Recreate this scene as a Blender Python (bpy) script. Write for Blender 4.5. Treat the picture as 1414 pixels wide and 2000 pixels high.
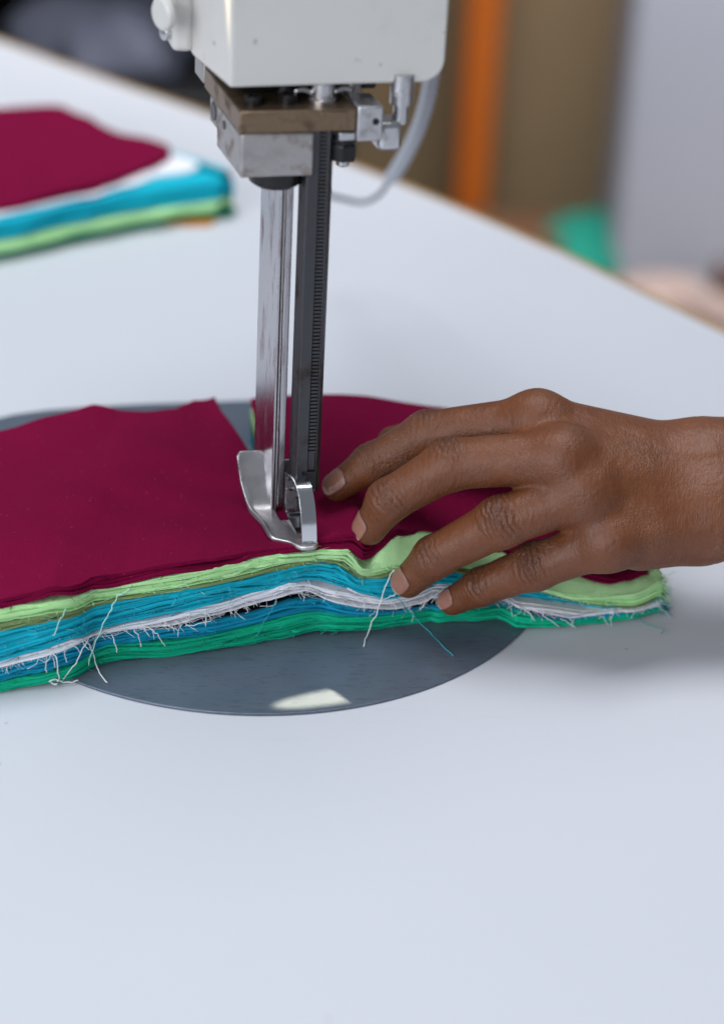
import bpy, bmesh, math, random
import numpy as np
random.seed(7); rng = np.random.default_rng(11)
for o in list(bpy.data.objects): bpy.data.objects.remove(o)
SC = bpy.context.scene; COL = SC.collection
S = 0.01                                   # everything below is written in centimetres

# ------------------------------------------------------------------ camera
F_PX, TH, RO, DIST = 4750.0, math.radians(30), math.radians(3), 100.0
P0 = np.array([0, 0, 3.0])
FW = np.array([0, math.cos(TH), -math.sin(TH)]); R0 = np.array([1.0, 0, 0]); U0 = np.array([0, math.sin(TH), math.cos(TH)])
RT = math.cos(RO)*R0 + math.sin(RO)*U0; UP = math.cos(RO)*U0 - math.sin(RO)*R0
CAM = P0 - DIST*FW
from mathutils import Matrix, Vector
cd = bpy.data.cameras.new('camera'); cam = bpy.data.objects.new('camera', cd); COL.objects.link(cam)
cam.matrix_world = Matrix(((RT[0], UP[0], -FW[0], CAM[0]*S), (RT[1], UP[1], -FW[1], CAM[1]*S), (RT[2], UP[2], -FW[2], CAM[2]*S), (0, 0, 0, 1)))
cd.sensor_fit = 'HORIZONTAL'; cd.lens = 85.0; cd.sensor_width = 1414/F_PX*85.0
cd.clip_start = 0.02; cd.clip_end = 50
cd.dof.use_dof = True; cd.dof.focus_distance = 0.945; cd.dof.aperture_fstop = 4.1; cd.dof.aperture_blades = 9
SC.camera = cam

# ------------------------------------------------------------------ light
w = bpy.data.worlds.new('World'); SC.world = w; w.use_nodes = True
bg = w.node_tree.nodes['Background']; bg.inputs[0].default_value = (0.80, 0.89, 1.0, 1); bg.inputs[1].default_value = 0.20
def area(name, loc, tgt, sx, sy, power, col):
    l = bpy.data.lights.new(name, 'AREA'); l.shape = 'RECTANGLE'; l.size = sx*S; l.size_y = sy*S; l.energy = power; l.color = col
    o = bpy.data.objects.new(name, l); COL.objects.link(o); o.location = Vector(loc)*S
    d = (Vector(tgt)-Vector(loc)); o.rotation_euler = d.to_track_quat('-Z', 'Y').to_euler(); o['kind'] = 'helper'
    return o
area('window_light', (-165, -225, 115), (0, 0, 3), 260, 180, 68, (0.89, 0.935, 1.0))
area('ceiling_light', (-10, 25, 205), (0, 8, 0), 140, 95, 37, (0.93, 0.96, 1.0))
area('background_fill', (40, 105, 140), (25, 150, -45), 110, 40, 10.5, (1.0, 0.97, 0.92)).data.spread = math.radians(75)  # unseen lamp added to brighten the wall and things behind the table
SC.view_settings.view_transform = 'Standard'; SC.view_settings.look = 'None'; SC.view_settings.gamma = 1.0
SC.view_settings.exposure = 0.0; SC.view_settings.use_curve_mapping = False
SC.cycles.use_denoising = True

def spot(name, loc, tgt, cone, power, col, sx, sy, xdir):
    l = bpy.data.lights.new(name, 'SPOT'); l.spot_size = math.radians(cone); l.spot_blend = .3; l.energy = power; l.color = col; l.use_square = True; l.shadow_soft_size = .002
    o = bpy.data.objects.new(name, l); COL.objects.link(o); o.location = Vector(loc)*S; d = Vector(tgt)-Vector(loc)
    zz_ = -d.normalized(); xx_ = Vector((*xdir, 0)); xx_ = (xx_-zz_*xx_.dot(zz_)).normalized(); yy_ = zz_.cross(xx_)
    o.matrix_world = Matrix.Translation(Vector(loc)*S) @ Matrix((xx_, yy_, zz_)).transposed().to_4x4() @ Matrix.Diagonal((sx, sy, 1, 1)); o['kind'] = 'helper'
    return o
spot('plate_glint_spot', (-14, 6, 66), (-.35, -9.15, .1), 5.0, 125, (1.0, .82, .54), 1.0, .17, (.93, .36))  # added spot, not a real lamp: throws the bright strip onto the plate
spot('plate_glint_spot', (-14, 6, 66), (.75, -8.05, .1), 1.7, 100, (1.0, .82, .54), 1.0, .7, (.6, -.8))  # second added spot, shapes the upper part of the plate's glint
# ------------------------------------------------------------------ helpers
def ray(u, v): return FW + RT*(u-707)/F_PX - UP*(v-1000)/F_PX
def atz(u, v, z): d = ray(u, v); return CAM + d*(z-CAM[2])/d[2]
def aty(u, v, y): d = ray(u, v); return CAM + d*(y-CAM[1])/d[1]
def proj(p):
    q = np.asarray(p, float)-CAM; ww = q@FW
    return np.array([707+F_PX*(q@RT)/ww, 1000-F_PX*(q@UP)/ww])

def tag(o, label=None, cat=None, group=None, kind=None):
    if label: o['label'] = label
    if cat: o['category'] = cat
    if group: o['group'] = group
    if kind: o['kind'] = kind
    return o
ROOTLOC = {}
def empty(name, loc, label, cat, group=None):
    o = bpy.data.objects.new(name, None); COL.objects.link(o); o.location = Vector(loc)*S; o.empty_display_size = 0.02
    ROOTLOC[o.name] = np.array(loc, float); return tag(o, label, cat, group)
def link(name, me, mat, parent=None, smooth=None):
    o = bpy.data.objects.new(name, me); COL.objects.link(o)
    if mat is not None: me.materials.append(mat)
    if parent is not None: o.parent = parent
    if smooth is not None:
        me.polygons.foreach_set('use_smooth', [True]*len(me.polygons))
        if smooth < 3.1: me.set_sharp_from_angle(angle=smooth)
    return o
def origin_of(parent):
    if parent is None: return np.zeros(3)
    q = parent
    while q.parent is not None: q = q.parent
    return ROOTLOC.get(q.name, np.zeros(3))
def mesh(name, verts, faces, mat, parent=None, smooth=None):
    v = (np.asarray(verts, float)-origin_of(parent))*S
    me = bpy.data.meshes.new(name); me.from_pydata(v.tolist(), [], faces); me.update()
    return link(name, me, mat, parent, smooth)
def bm_obj(name, bm, mat, parent=None, smooth=0.6, bevel=0, seg=2):
    bmesh.ops.recalc_face_normals(bm, faces=bm.faces)
    og = Vector(origin_of(parent))
    for v in bm.verts: v.co = (v.co-og)*S
    me = bpy.data.meshes.new(name); bm.to_mesh(me); bm.free()
    o = link(name, me, mat, parent, smooth)
    if bevel:
        b = o.modifiers.new('bevel', 'BEVEL'); b.width = bevel*S; b.segments = seg; b.limit_method = 'ANGLE'; b.angle_limit = 0.7
        b.harden_normals = False
    return o
def prism(bm, base, off):
    """closed solid: polygon base (3-D points) swept by the vector off"""
    a = [bm.verts.new(Vector(p)) for p in base]; b = [bm.verts.new(Vector(p)+Vector(off)) for p in base]
    n = len(a); bm.faces.new(a); bm.faces.new(b[::-1])
    for i in range(n): bm.faces.new((a[i], b[i], b[(i+1) % n], a[(i+1) % n]))
def tube_geo(pts, rad, n=6, caps=True):
    pts = np.asarray(pts, float); m = len(pts); rad = np.broadcast_to(np.asarray(rad, float), (m,))
    t = np.gradient(pts, axis=0); t /= np.linalg.norm(t, axis=1)[:, None]+1e-12
    ref = np.array([0, 0, 1.0]) if abs(t[0][2]) < .9 else np.array([1.0, 0, 0])
    V = []; nrm = np.cross(t[0], ref); nrm /= np.linalg.norm(nrm)
    for i in range(m):
        nrm = nrm - t[i]*(nrm@t[i]); nrm /= np.linalg.norm(nrm)+1e-12; b = np.cross(t[i], nrm)
        for k in range(n):
            a = 2*math.pi*k/n; V.append(pts[i]+rad[i]*(math.cos(a)*nrm+math.sin(a)*b))
    Fc = [(i*n+k, i*n+(k+1) % n, (i+1)*n+(k+1) % n, (i+1)*n+k) for i in range(m-1) for k in range(n)]
    if caps: Fc += [tuple(range(n))[::-1], tuple((m-1)*n+k for k in range(n))]
    return V, Fc
def cat_geo(parts):
    V, Fc = [], []
    for v, f in parts:
        o = len(V); V += list(v); Fc += [tuple(i+o for i in q) for q in f]
    return V, Fc
def spline(pts, n):
    """Catmull-Rom through the points"""
    p = np.asarray(pts, float); p = np.vstack([2*p[0]-p[1], p, 2*p[-1]-p[-2]]); k = len(p)-3; out = []
    for j in range(n):
        s = j/(n-1)*k; i = min(int(s), k-1); f = s-i; a, b, c, d = p[i:i+4]
        out.append(.5*(2*b+(c-a)*f+(2*a-5*b+4*c-d)*f*f+(3*b-a-3*c+d)*f**3))
    return np.array(out)
def lathe(bm, c, axis, prof, n=28):
    """prof: (distance along the axis, radius)"""
    axis = np.asarray(axis, float); axis /= np.linalg.norm(axis); ref = np.array([1.0, 0, 0]) if abs(axis[0]) < .8 else np.array([0, 1.0, 0])
    u = np.cross(axis, ref); u /= np.linalg.norm(u); v = np.cross(axis, u); rings = []
    for h, r in prof:
        rings.append([bm.verts.new(Vector(np.asarray(c)+axis*h+r*(math.cos(2*math.pi*k/n)*u+math.sin(2*math.pi*k/n)*v))) for k in range(n)])
    for a, b in zip(rings, rings[1:]):
        for k in range(n): bm.faces.new((a[k], a[(k+1) % n], b[(k+1) % n], b[k]))
    bm.faces.new(rings[0][::-1]); bm.faces.new(rings[-1])

# ------------------------------------------------------------------ materials
class NT:
    def __init__(s, name):
        s.m = bpy.data.materials.new(name); s.m.use_nodes = True; s.t = s.m.node_tree; s.b = s.t.nodes['Principled BSDF']
        s.co = s.t.nodes.new('ShaderNodeTexCoord').outputs['Object']
    def n(s, typ, **kw):
        q = s.t.nodes.new(typ)
        for k, v in kw.items():
            if k.startswith('i_'): q.inputs[k[2:].replace('_', ' ')].default_value = v
            else: setattr(q, k, v)
        return q
    def l(s, a, b): s.t.links.new(a, b)
    def noise(s, scale, detail=4, rough=.6, vec=None):
        q = s.n('ShaderNodeTexNoise'); q.inputs['Scale'].default_value = scale; q.inputs['Detail'].default_value = detail
        q.inputs['Roughness'].default_value = rough; s.l(vec or s.co, q.inputs['Vector']); return q.outputs['Fac']
    def ramp(s, fac, stops):
        q = s.n('ShaderNodeValToRGB'); e = q.color_ramp.elements
        while len(e) < len(stops): e.new(.5)
        for x, (p, c) in zip(e, stops): x.position = p; x.color = c if len(c) == 4 else (*c, 1)
        s.l(fac, q.inputs[0]); return q.outputs[0]
    def mix(s, fac, a, b, typ='MIX'):
        q = s.n('ShaderNodeMix', data_type='RGBA', blend_type=typ)
        for sock, val in ((q.inputs[0], fac), (q.inputs[6], a), (q.inputs[7], b)):
            if hasattr(val, 'is_output'): s.l(val, sock)
            else: sock.default_value = val if isinstance(val, (int, float)) else (*val[:3], 1)
        return q.outputs[2]
    def math(s, op, a, b=0.0):
        q = s.n('ShaderNodeMath', operation=op)
        for i, val in enumerate((a, b)):
            if hasattr(val, 'is_output'): s.l(val, q.inputs[i])
            else: q.inputs[i].default_value = val
        return q.outputs[0]
    def attr(s, name): q = s.n('ShaderNodeAttribute'); q.attribute_name = name; return q.outputs['Fac']
    def stretch(s, sc):
        q = s.n('ShaderNodeMapping'); q.inputs['Scale'].default_value = sc; s.l(s.co, q.inputs['Vector']); return q.outputs[0]
    def bump(s, h, strength, dist, prev=None):
        q = s.n('ShaderNodeBump'); q.inputs['Strength'].default_value = strength; q.inputs['Distance'].default_value = dist
        s.l(h, q.inputs['Height'])
        if prev: s.l(prev, q.inputs['Normal'])
        return q.outputs[0]
    def set(s, **kw):
        for k, v in kw.items():
            k = k.replace('_', ' ')
            if hasattr(v, 'is_output'): s.l(v, s.b.inputs[k])
            else: s.b.inputs[k].default_value = (*v, 1) if isinstance(v, tuple) and len(v) == 3 and 'Color' in k else v
        return s.m
def cloth(name, c, var=.12, sheen=.0, specks=None, ply=.16, grain=.2):
    t = NT(name); n1 = t.noise(60, 5); n2 = t.noise(1300, 2); n3 = t.noise(420, 3, vec=t.stretch((.12, 1, 3)))
    col = t.mix(n1, tuple(x*(1-var) for x in c), tuple(min(1, x*(1+var)) for x in c))
    col = t.mix(t.math('MULTIPLY', n2, grain), col, tuple(x*.62 for x in c))
    rnd = t.n('ShaderNodeObjectInfo').outputs['Random']
    hs = t.n('ShaderNodeHueSaturation'); t.l(col, hs.inputs['Color']); t.l(t.math('ADD', 1-ply, t.math('MULTIPLY', rnd, 2*ply)), hs.inputs['Value']); col = hs.outputs[0]
    if specks:
        vo = t.n('ShaderNodeTexVoronoi'); vo.inputs['Scale'].default_value = 420; t.l(t.co, vo.inputs['Vector'])
        near = t.math('LESS_THAN', vo.outputs['Distance'], .17)
        sep = t.n('ShaderNodeSeparateColor'); t.l(vo.outputs['Color'], sep.inputs[0])
        pick = t.math('GREATER_THAN', sep.outputs[0], .88)
        col = t.mix(t.math('MULTIPLY', t.math('MULTIPLY', near, pick), .12), col, specks)
    nb = t.bump(n2, .35, .0004); nb = t.bump(n1, .3, .0015, nb); nb = t.bump(n3, .12, .0010, nb)
    return t.set(Base_Color=col, Roughness=.9, Sheen_Weight=sheen, Sheen_Roughness=.5, Normal=nb, Specular_IOR_Level=.08)
def metal(name, c, rough=.2, metallic=1.0, dirt=None, dirt_amt=.5, scratch=.15, dscale=120, var=.1, aniso=(1, 1, 1), streak=None):
    t = NT(name); n1 = t.noise(dscale, 6, .65, vec=t.stretch(streak) if streak else None); n2 = t.noise(500, 3, vec=t.stretch(aniso))
    col = t.mix(n1, tuple(x*(1-var) for x in c), tuple(min(1, x*(1+var)) for x in c))
    ro = t.math('ADD', rough-.06, t.math('MULTIPLY', n1, .14))
    if dirt:
        m = t.ramp(n1, [(.52, (0, 0, 0)), (.70, (1, 1, 1))]); m = t.math('MULTIPLY', m, dirt_amt)
        col = t.mix(m, col, dirt); ro = t.math('ADD', ro, t.math('MULTIPLY', m, .35))
    return t.set(Base_Color=col, Metallic=metallic, Roughness=ro, Normal=t.bump(n2, scratch, .0003))
M = {}
M['maroon'] = cloth('maroon_cotton', (.215, .0035, .044), .14, .0, (.5, .2, .3), .05, .75)
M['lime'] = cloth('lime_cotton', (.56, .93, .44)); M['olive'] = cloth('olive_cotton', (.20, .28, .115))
M['teal'] = cloth('teal_cotton', (.012, .44, .58)); M['white'] = cloth('white_cotton', (.93, .92, .97), .02, ply=.03)
M['black'] = cloth('black_cotton', (.008, .009, .013)); M['blue'] = cloth('blue_cotton', (.010, .31, .49))
M['green'] = cloth('green_cotton', (.008, .46, .26)); M['orange_cloth'] = cloth('orange_cotton', (.65, .25, .03))
M['greycloth'] = cloth('grey_blue_cotton', (.22, .23, .30)); M['pink'] = cloth('pink_beige_cotton', (.34, .26, .24)); M['brown'] = cloth('brown_cotton', (.10, .05, .03))
M['mint'] = cloth('mint_cotton', (.015, .20, .15))
M['thread_white'] = cloth('white_thread', (.80, .82, .84), .05); M['thread_mint'] = cloth('mint_thread', (.42, .70, .62), .05)
M['thread_green'] = cloth('green_thread', (.03, .45, .30), .05); M['thread_blue'] = cloth('blue_thread', (.03, .34, .50), .05); M['thread_aqua'] = cloth('aqua_thread', (.08, .48, .60), .05); M['thread_lime'] = cloth('lime_thread', (.50, .85, .42), .05)
M['thread_teal'] = cloth('teal_thread', (.05, .40, .45), .05)
t = NT('white_laminate'); n1 = t.noise(3.0, 3); n2 = t.noise(45, 6, .7)
c = t.mix(n1, (.595, .612, .670), (.622, .635, .682)); c = t.mix(t.math('MULTIPLY', t.ramp(n2, [(.62, (0, 0, 0)), (.75, (1, 1, 1))]), .06), c, (.45, .45, .48))
vo = t.n('ShaderNodeTexVoronoi'); vo.inputs['Scale'].default_value = 55; t.l(t.co, vo.inputs['Vector'])
sep = t.n('ShaderNodeSeparateColor'); t.l(vo.outputs['Color'], sep.inputs[0])
dot = t.math('MULTIPLY', t.math('LESS_THAN', vo.outputs['Distance'], .045), t.math('GREATER_THAN', sep.outputs[0], .86)); c = t.mix(t.math('MULTIPLY', dot, .30), c, (.25, .22, .22))
scf = t.ramp(t.noise(90, 5, .7, vec=t.stretch((.08, 1, 1))), [(.64, (0, 0, 0)), (.72, (1, 1, 1))]); c = t.mix(t.math('MULTIPLY', scf, .10), c, (.42, .44, .50))
M['table'] = t.set(Base_Color=c, Roughness=t.math('ADD', .36, t.math('MULTIPLY', n2, .12)), Specular_IOR_Level=.35, Normal=t.bump(t.noise(14, 2), .03, .004))
t = NT('worn_wood_edge'); M['edge'] = t.set(Base_Color=t.mix(t.noise(40), (.28, .15, .05), (.45, .28, .10)), Roughness=.6)
M['chrome'] = metal('polished_chrome', (.50, .485, .51), .24, dirt=(.20, .085, .10), dirt_amt=.75, scratch=.12, dscale=150, var=.16, aniso=(1, 1, .1), streak=(1, 1, .22))
M['foot'] = metal('worn_chrome', (.60, .585, .59), .34, dirt=(.33, .10, .14), dirt_amt=.6, scratch=.25, dscale=110)
M['guard'] = metal('bright_chrome', (.74, .74, .77), .12, scratch=.03, dscale=60, var=.03)
M['dark_steel'] = metal('blackened_steel', (.085, .085, .092), .42, .85, dirt=(.05, .03, .022), dirt_amt=.7, scratch=.3, dscale=90, var=.25)
M['block'] = metal('grey_cast_steel', (.47, .45, .44), .36, .92, dirt=(.17, .10, .07), dirt_amt=.8, scratch=.45, dscale=95, var=.35)
M['bronze'] = metal('stained_brown_steel', (.25, .175, .115), .34, .88, dirt=(.05, .03, .018), dirt_amt=.85, scratch=.45, dscale=85, var=.4)
M['black_metal'] = metal('oily_black_metal', (.018, .017, .018), .28, .4, scratch=.2, dscale=80)
M['alu'] = metal('dull_aluminium', (.60, .60, .62), .28, .95, dirt=(.22, .16, .14), dirt_amt=.6, scratch=.35, dscale=130, var=.2)
t = NT('grey_steel_plate'); n1 = t.noise(18, 6, .65); n2 = t.noise(260, 4, vec=t.stretch((.2, 1, 1))); n3 = t.noise(620, 4, .7, vec=t.stretch((.25, 1.4, 1)))
sc_ = t.ramp(n3, [(.54, (0, 0, 0)), (.66, (1, 1, 1))])
M['plate'] = t.set(Base_Color=t.mix(t.math('MULTIPLY', sc_, .42), t.mix(n1, (.088, .122, .172), (.170, .200, .250)), (.06, .06, .065)), Metallic=.35,
                   Roughness=t.math('ADD', .24, t.math('MULTIPLY', n1, .22)), Normal=t.bump(n2, .06, .0004))
t = NT('cream_enamel'); n1 = t.noise(20, 4); n2 = t.noise(150, 2)
dots = t.ramp(n2, [(.70, (0, 0, 0)), (.73, (1, 1, 1))]); sm = t.ramp(t.noise(28, 6, .7), [(.55, (0, 0, 0)), (.8, (1, 1, 1))])
M['enamel'] = t.set(Base_Color=t.mix(t.math('MULTIPLY', dots, .5), t.mix(t.math('MULTIPLY', sm, .30), t.mix(n1, (.635, .62, .59), (.68, .665, .635)), (.46, .42, .37)), (.2, .13, .09)), Roughness=.34, Normal=t.bump(t.noise(700, 2), .06, .0004))
t = NT('cable_grey'); M['cable'] = t.set(Base_Color=(.50, .52, .57), Roughness=.45, Metallic=.4)
t = NT('cable_dark'); M['cable_dark'] = t.set(Base_Color=(.13, .15, .17), Roughness=.5)
t = NT('olive_wall_paint'); M['wall'] = t.set(Base_Color=t.mix(t.noise(4, 5), (.23, .165, .09), (.28, .20, .115)), Roughness=.8)
t = NT('orange_paint'); M['orange'] = t.set(Base_Color=t.mix(t.noise(10, 4), (.52, .115, .008), (.60, .145, .012)), Roughness=.5)
t = NT('grey_blue_paint'); M['pillar'] = t.set(Base_Color=t.mix(t.noise(5, 4), (.37, .39, .46), (.42, .44, .52)), Roughness=.7)
t = NT('dark_cabinet'); M['cabinet'] = t.set(Base_Color=t.mix(t.noise(20, 4), (.012, .012, .014), (.02, .02, .022)), Roughness=.5)
t = NT('beige_bench'); M['bench'] = t.set(Base_Color=t.mix(t.noise(12, 4, vec=t.stretch((1, 6, 1))), (.32, .25, .225), (.40, .32, .29)), Roughness=.7)
t = NT('concrete_floor'); M['floor'] = t.set(Base_Color=t.mix(t.noise(6, 6), (.16, .15, .14), (.24, .23, .22)), Roughness=.8)

# ------------------------------------------------------------------ setting: floor and back wall
mesh('floor', [(-300, -250, -85), (300, -250, -85), (300, 170, -85), (-300, 170, -85)], [(0, 1, 2, 3)], M['floor'])['kind'] = 'structure'
bm = bmesh.new(); prism(bm, [(-300, 160, -85), (300, 160, -85), (300, 170, -85), (-300, 170, -85)], (0, 0, 110)); bm_obj('wall', bm, M['wall'])['kind'] = 'structure'

# ------------------------------------------------------------------ the white cutting table
tb = empty('cutting_table', (0, 0, -85), 'white laminate cutting table with a thin brown wooden edge', 'table')
edge = [(-75, 104)] + [(-23.6, 62.2), (-12.5, 53.6), (-1.0, 44.6), (8.4, 35.7), (17.0, 26.2)] + [(75, -40)]
edge = spline([(*p, 0) for p in edge], 60)[:, :2]
poly = [(-75, -75), (75, -75)] + [tuple(p) for p in edge[::-1]]
bm = bmesh.new(); prism(bm, [(x, y, -2.6) for x, y in poly], (0, 0, 2.6)); bm_obj('table_top', bm, M['table'], tb, .5)
d = np.gradient(edge, axis=0); nn = np.stack([-d[:, 1], d[:, 0]], 1); nn /= np.linalg.norm(nn, axis=1)[:, None]
nn *= np.sign(nn[:, 1])[:, None]
V, Fc = [], []
for p, q in zip(edge, nn):
    for off, z in ((.01, -2.62), (.01, .03), (.36, .03), (.36, -2.62)): V.append((*(p+q*off), z))
for i in range(len(edge)-1):
    for k in range(4): Fc.append((4*i+k, 4*i+(k+1) % 4, 4*i+4+(k+1) % 4, 4*i+4+k))
Fc += [(0, 1, 2, 3), tuple(4*(len(edge)-1)+k for k in (3, 2, 1, 0))]
mesh('edge_band', V, Fc, M['edge'], tb)
for x, y in ((-60, -60), (60, -60), (-60, 70)):
    bm = bmesh.new(); prism(bm, [(x-3, y-3, -85), (x+3, y-3, -85), (x+3, y+3, -85), (x-3, y+3, -85)], (0, 0, 82.4)); bm_obj('leg', bm, M['alu'], tb)

# ------------------------------------------------------------------ steel plate on the table
ang = np.linspace(0, 2*math.pi, 240, endpoint=False)
hull = [(-4.5+12.6*math.cos(a), 1.95+12.7*math.sin(a)) for a in np.linspace(math.radians(195), math.radians(365), 70)]
hull += [(8.3, 6.5), (7.0, 11), (4.6, 14.2), (1.5, 15.6), (-2.5, 15.5), (-7.5, 14.6), (-12, 13.7), (-16.5, 12.2), (-19.5, 9), (-19.8, 4), (-18.3, -.6)]
ctr = np.array([-4.5, 2.0]); hp = np.array(hull); pts = spline([(*p, 0) for p in np.vstack([hp, hp[:1]])], 240)[:-1, :2]
bm = bmesh.new(); prism(bm, [(x, y, .012) for x, y in pts], (0, 0, .1))
pl = bm_obj('metal_plate', bm, M['plate'], None, .5, bevel=.03)
tag(pl, 'rounded grey steel plate lying on the white table under the fabric stack', 'plate')
PLATE_Z = .115

# ------------------------------------------------------------------ the fabric stack
gb = [(37,1346),(83,1342),(136,1332),(161,1321),(182,1305),(207,1295),(242,1288),(313,1282),(348,1279),(419,1270),(490,1257),(559,1246),(619,1236),(658,1238),(698,1234),(738,1230),(777,1223),(841,1212),(856,1216),(896,1212),(936,1214),(975,1209),(1006,1231),(1041,1231),(1094,1226),(1183,1217),(1236,1212),(1289,1196)]
gt = [(37,1323),(83,1318),(136,1305),(171,1284),(207,1263),(242,1259),(313,1256),(384,1247),(454,1234),(500,1222),(559,1206),(599,1198),(639,1198),(678,1202),(722,1200),(777,1196),(797,1192),(850,1188),(900,1184),(967,1178),(1006,1189),(1059,1207),(1112,1210),(1148,1203),(1218,1196),(1254,1194),(1289,1184)]
bt = [(37,1296),(101,1280),(136,1266),(171,1252),(214,1240),(313,1230),(384,1219),(454,1206),(500,1196),(540,1183),(579,1173),(619,1169),(658,1179),(698,1187),(722,1192),(777,1193),(850,1184),(967,1175),(1006,1186),(1059,1204),(1112,1207),(1289,1182)]
wb = [(37,1291),(101,1273),(154,1254),(207,1234),(278,1224),(348,1220),(384,1213),(454,1192),(530,1169),(570,1155),(600,1150),(628,1164),(657,1176),(685,1181),(727,1187),(770,1190),(798,1189),(826,1183),(849,1173),(900,1170),(967,1172),(1006,1180),(1059,1200),(1112,1205),(1150,1200),(1289,1180)]
wt = [(37,1284),(83,1273),(136,1252),(179,1240),(214,1229),(278,1217),(341,1203),(384,1190),(454,1173),(530,1150),(565,1136),(600,1132),(642,1139),(671,1147),(699,1159),(741,1169),(761,1170),(800,1160),(860,1140),(900,1140),(967,1160),(1040,1180),(1100,1190),(1145,1196),(1200,1190),(1289,1176)]
tt = [(37,1226),(101,1215),(171,1192),(242,1173),(313,1162),(384,1151),(454,1139),(530,1118),(575,1107),(628,1100),(657,1105),(676,1116),(693,1130),(713,1133),(758,1130),(800,1125),(860,1115),(960,1130),(1035,1152),(1084,1161),(1130,1173),(1169,1182),(1211,1190),(1289,1165)]
ot = [(37,1210),(101,1196),(171,1181),(207,1173),(242,1164),(313,1153),(384,1141),(454,1128),(530,1109),(600,1094),(642,1088),(671,1091),(690,1107),(705,1121),(719,1125),(741,1124),(764,1118),(800,1112),(860,1105),(960,1125),(1048,1148),(1084,1157),(1133,1171),(1193,1184),(1225,1185),(1275,1178),(1291,1157)]
lt = [(37,1186),(101,1176),(171,1157),(242,1143),(313,1130),(384,1116),(454,1104),(530,1084),(600,1079),(650,1074),(679,1074),(693,1088),(705,1108),(727,1111),(770,1105),(800,1100),(860,1095),(960,1115),(1055,1147),(1112,1161),(1169,1166),(1200,1163),(1230,1160),(1260,1150),(1285,1135)]
mt = [(37,1164),(101,1148),(171,1134),(242,1120),(313,1105),(384,1093),(454,1084),(530,1074),(575,1066),(620,1057),(657,1048),(693,1044),(705,1054),(713,1066),(736,1064),(758,1048),(775,1036),(798,1034),(855,1034),(900,1050),(1000,1080),(1100,1108),(1144,1120),(1200,1132),(1236,1124),(1252,1115)]
def ext(tr):
    (a, b), (c, e) = tr[0], tr[3]; s = (b-e)/(a-c); l = tr[-1]
    return [(-330, b+s*(-330-a)*.9)] + tr + [(1340, l[1])]
g0 = np.array([atz(u, v, PLATE_Z if 190 < u < 1000 else .02) for u, v in ext(gb)])
XL, XR = -19.5, 12.45
def yf(x): return np.interp(x, g0[:, 0], g0[:, 1])
ppl = [(-330,.0),(650,.0),(1340,.0)]
# how far each colour's front edge stands back (cm) from the bottom ply, along the picture's columns
DPX = {'green': [(0, 0)], 'blue': [(0, .06)], 'black': [(0, .12), (450, .10), (540, .22), (680, .18), (760, .1)], 'white': [(0, .05), (480, .05), (600, .0), (740, .05), (1340, .05)],
       'teal': [(0, .04), (930, .05), (990, .5), (1150, .55), (1200, .2)], 'olive': [(0, .07), (930, .12), (990, .5), (1150, .5), (1220, .2)],
       'lime': [(0, .05), (690, .05), (715, .12), (860, .3), (960, .45), (1055, .4), (1112, .3), (1250, .12)],
       'maroon': [(0, .08), (650, .08), (690, .12), (712, .55), (764, 1.15), (800, 1.5), (860, 1.7), (1000, 1.5), (1150, .85), (1200, .72), (1250, .85)]}
ORDER = ['green', 'blue', 'black', 'white', 'teal', 'olive', 'lime', 'maroon']
TRACE = [gt, bt, wb, wt, tt, ot, lt, mt]; FLAT = [.72, 1.18, 1.26, 1.55, 2.5, 2.8, 3.45, 3.95]
def xpx(u): return np.interp(u, [0, 1414], [-13.4, 14.4])
DF = {k: (np.array([xpx(p[0]) for p in v]), np.array([p[1] for p in v])) for k, v in DPX.items()}
def Dk(k, x): return np.interp(x, *DF[ORDER[k]])
ZF = []
for k, tr in enumerate(TRACE):          # front-edge height of each colour, read on the standing front face
    X, Z = [], []
    for u, v in ext(tr):
        dr = ray(u, v); lo, hi = 60., 140.
        for _ in range(50):
            m_ = (lo+hi)/2; p = CAM+dr*m_
            if p[1] < yf(p[0])+Dk(k, p[0]): lo = m_
            else: hi = m_
        X.append(p[0]); Z.append(p[2])
    ii = np.argsort(X); ZF.append((np.array(X)[ii], np.array(Z)[ii]))
def vnoise(x, seed, f):
    r = np.random.default_rng(seed).normal(size=4096); q = np.asarray(x)*f+500; i = np.floor(q).astype(int); t_ = q-i; t_ = t_*t_*(3-2*t_)
    return r[i % 4096]*(1-t_)+r[(i+1) % 4096]*t_
def sst(x): x = np.clip(x, 0, 1); return x*x*(3-2*x)
def wob(x, y):
    return .16*np.sin(.42*x+.3*y+1)+.13*np.sin(-.25*x+.62*y)+.07*np.sin(.9*x-.5*y+2)
DENT = [(-.95, -2.0, .16, .8), (-3.0, -3.6, .12, 1.3), (.4, -4.0, .1, .7)]
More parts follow.
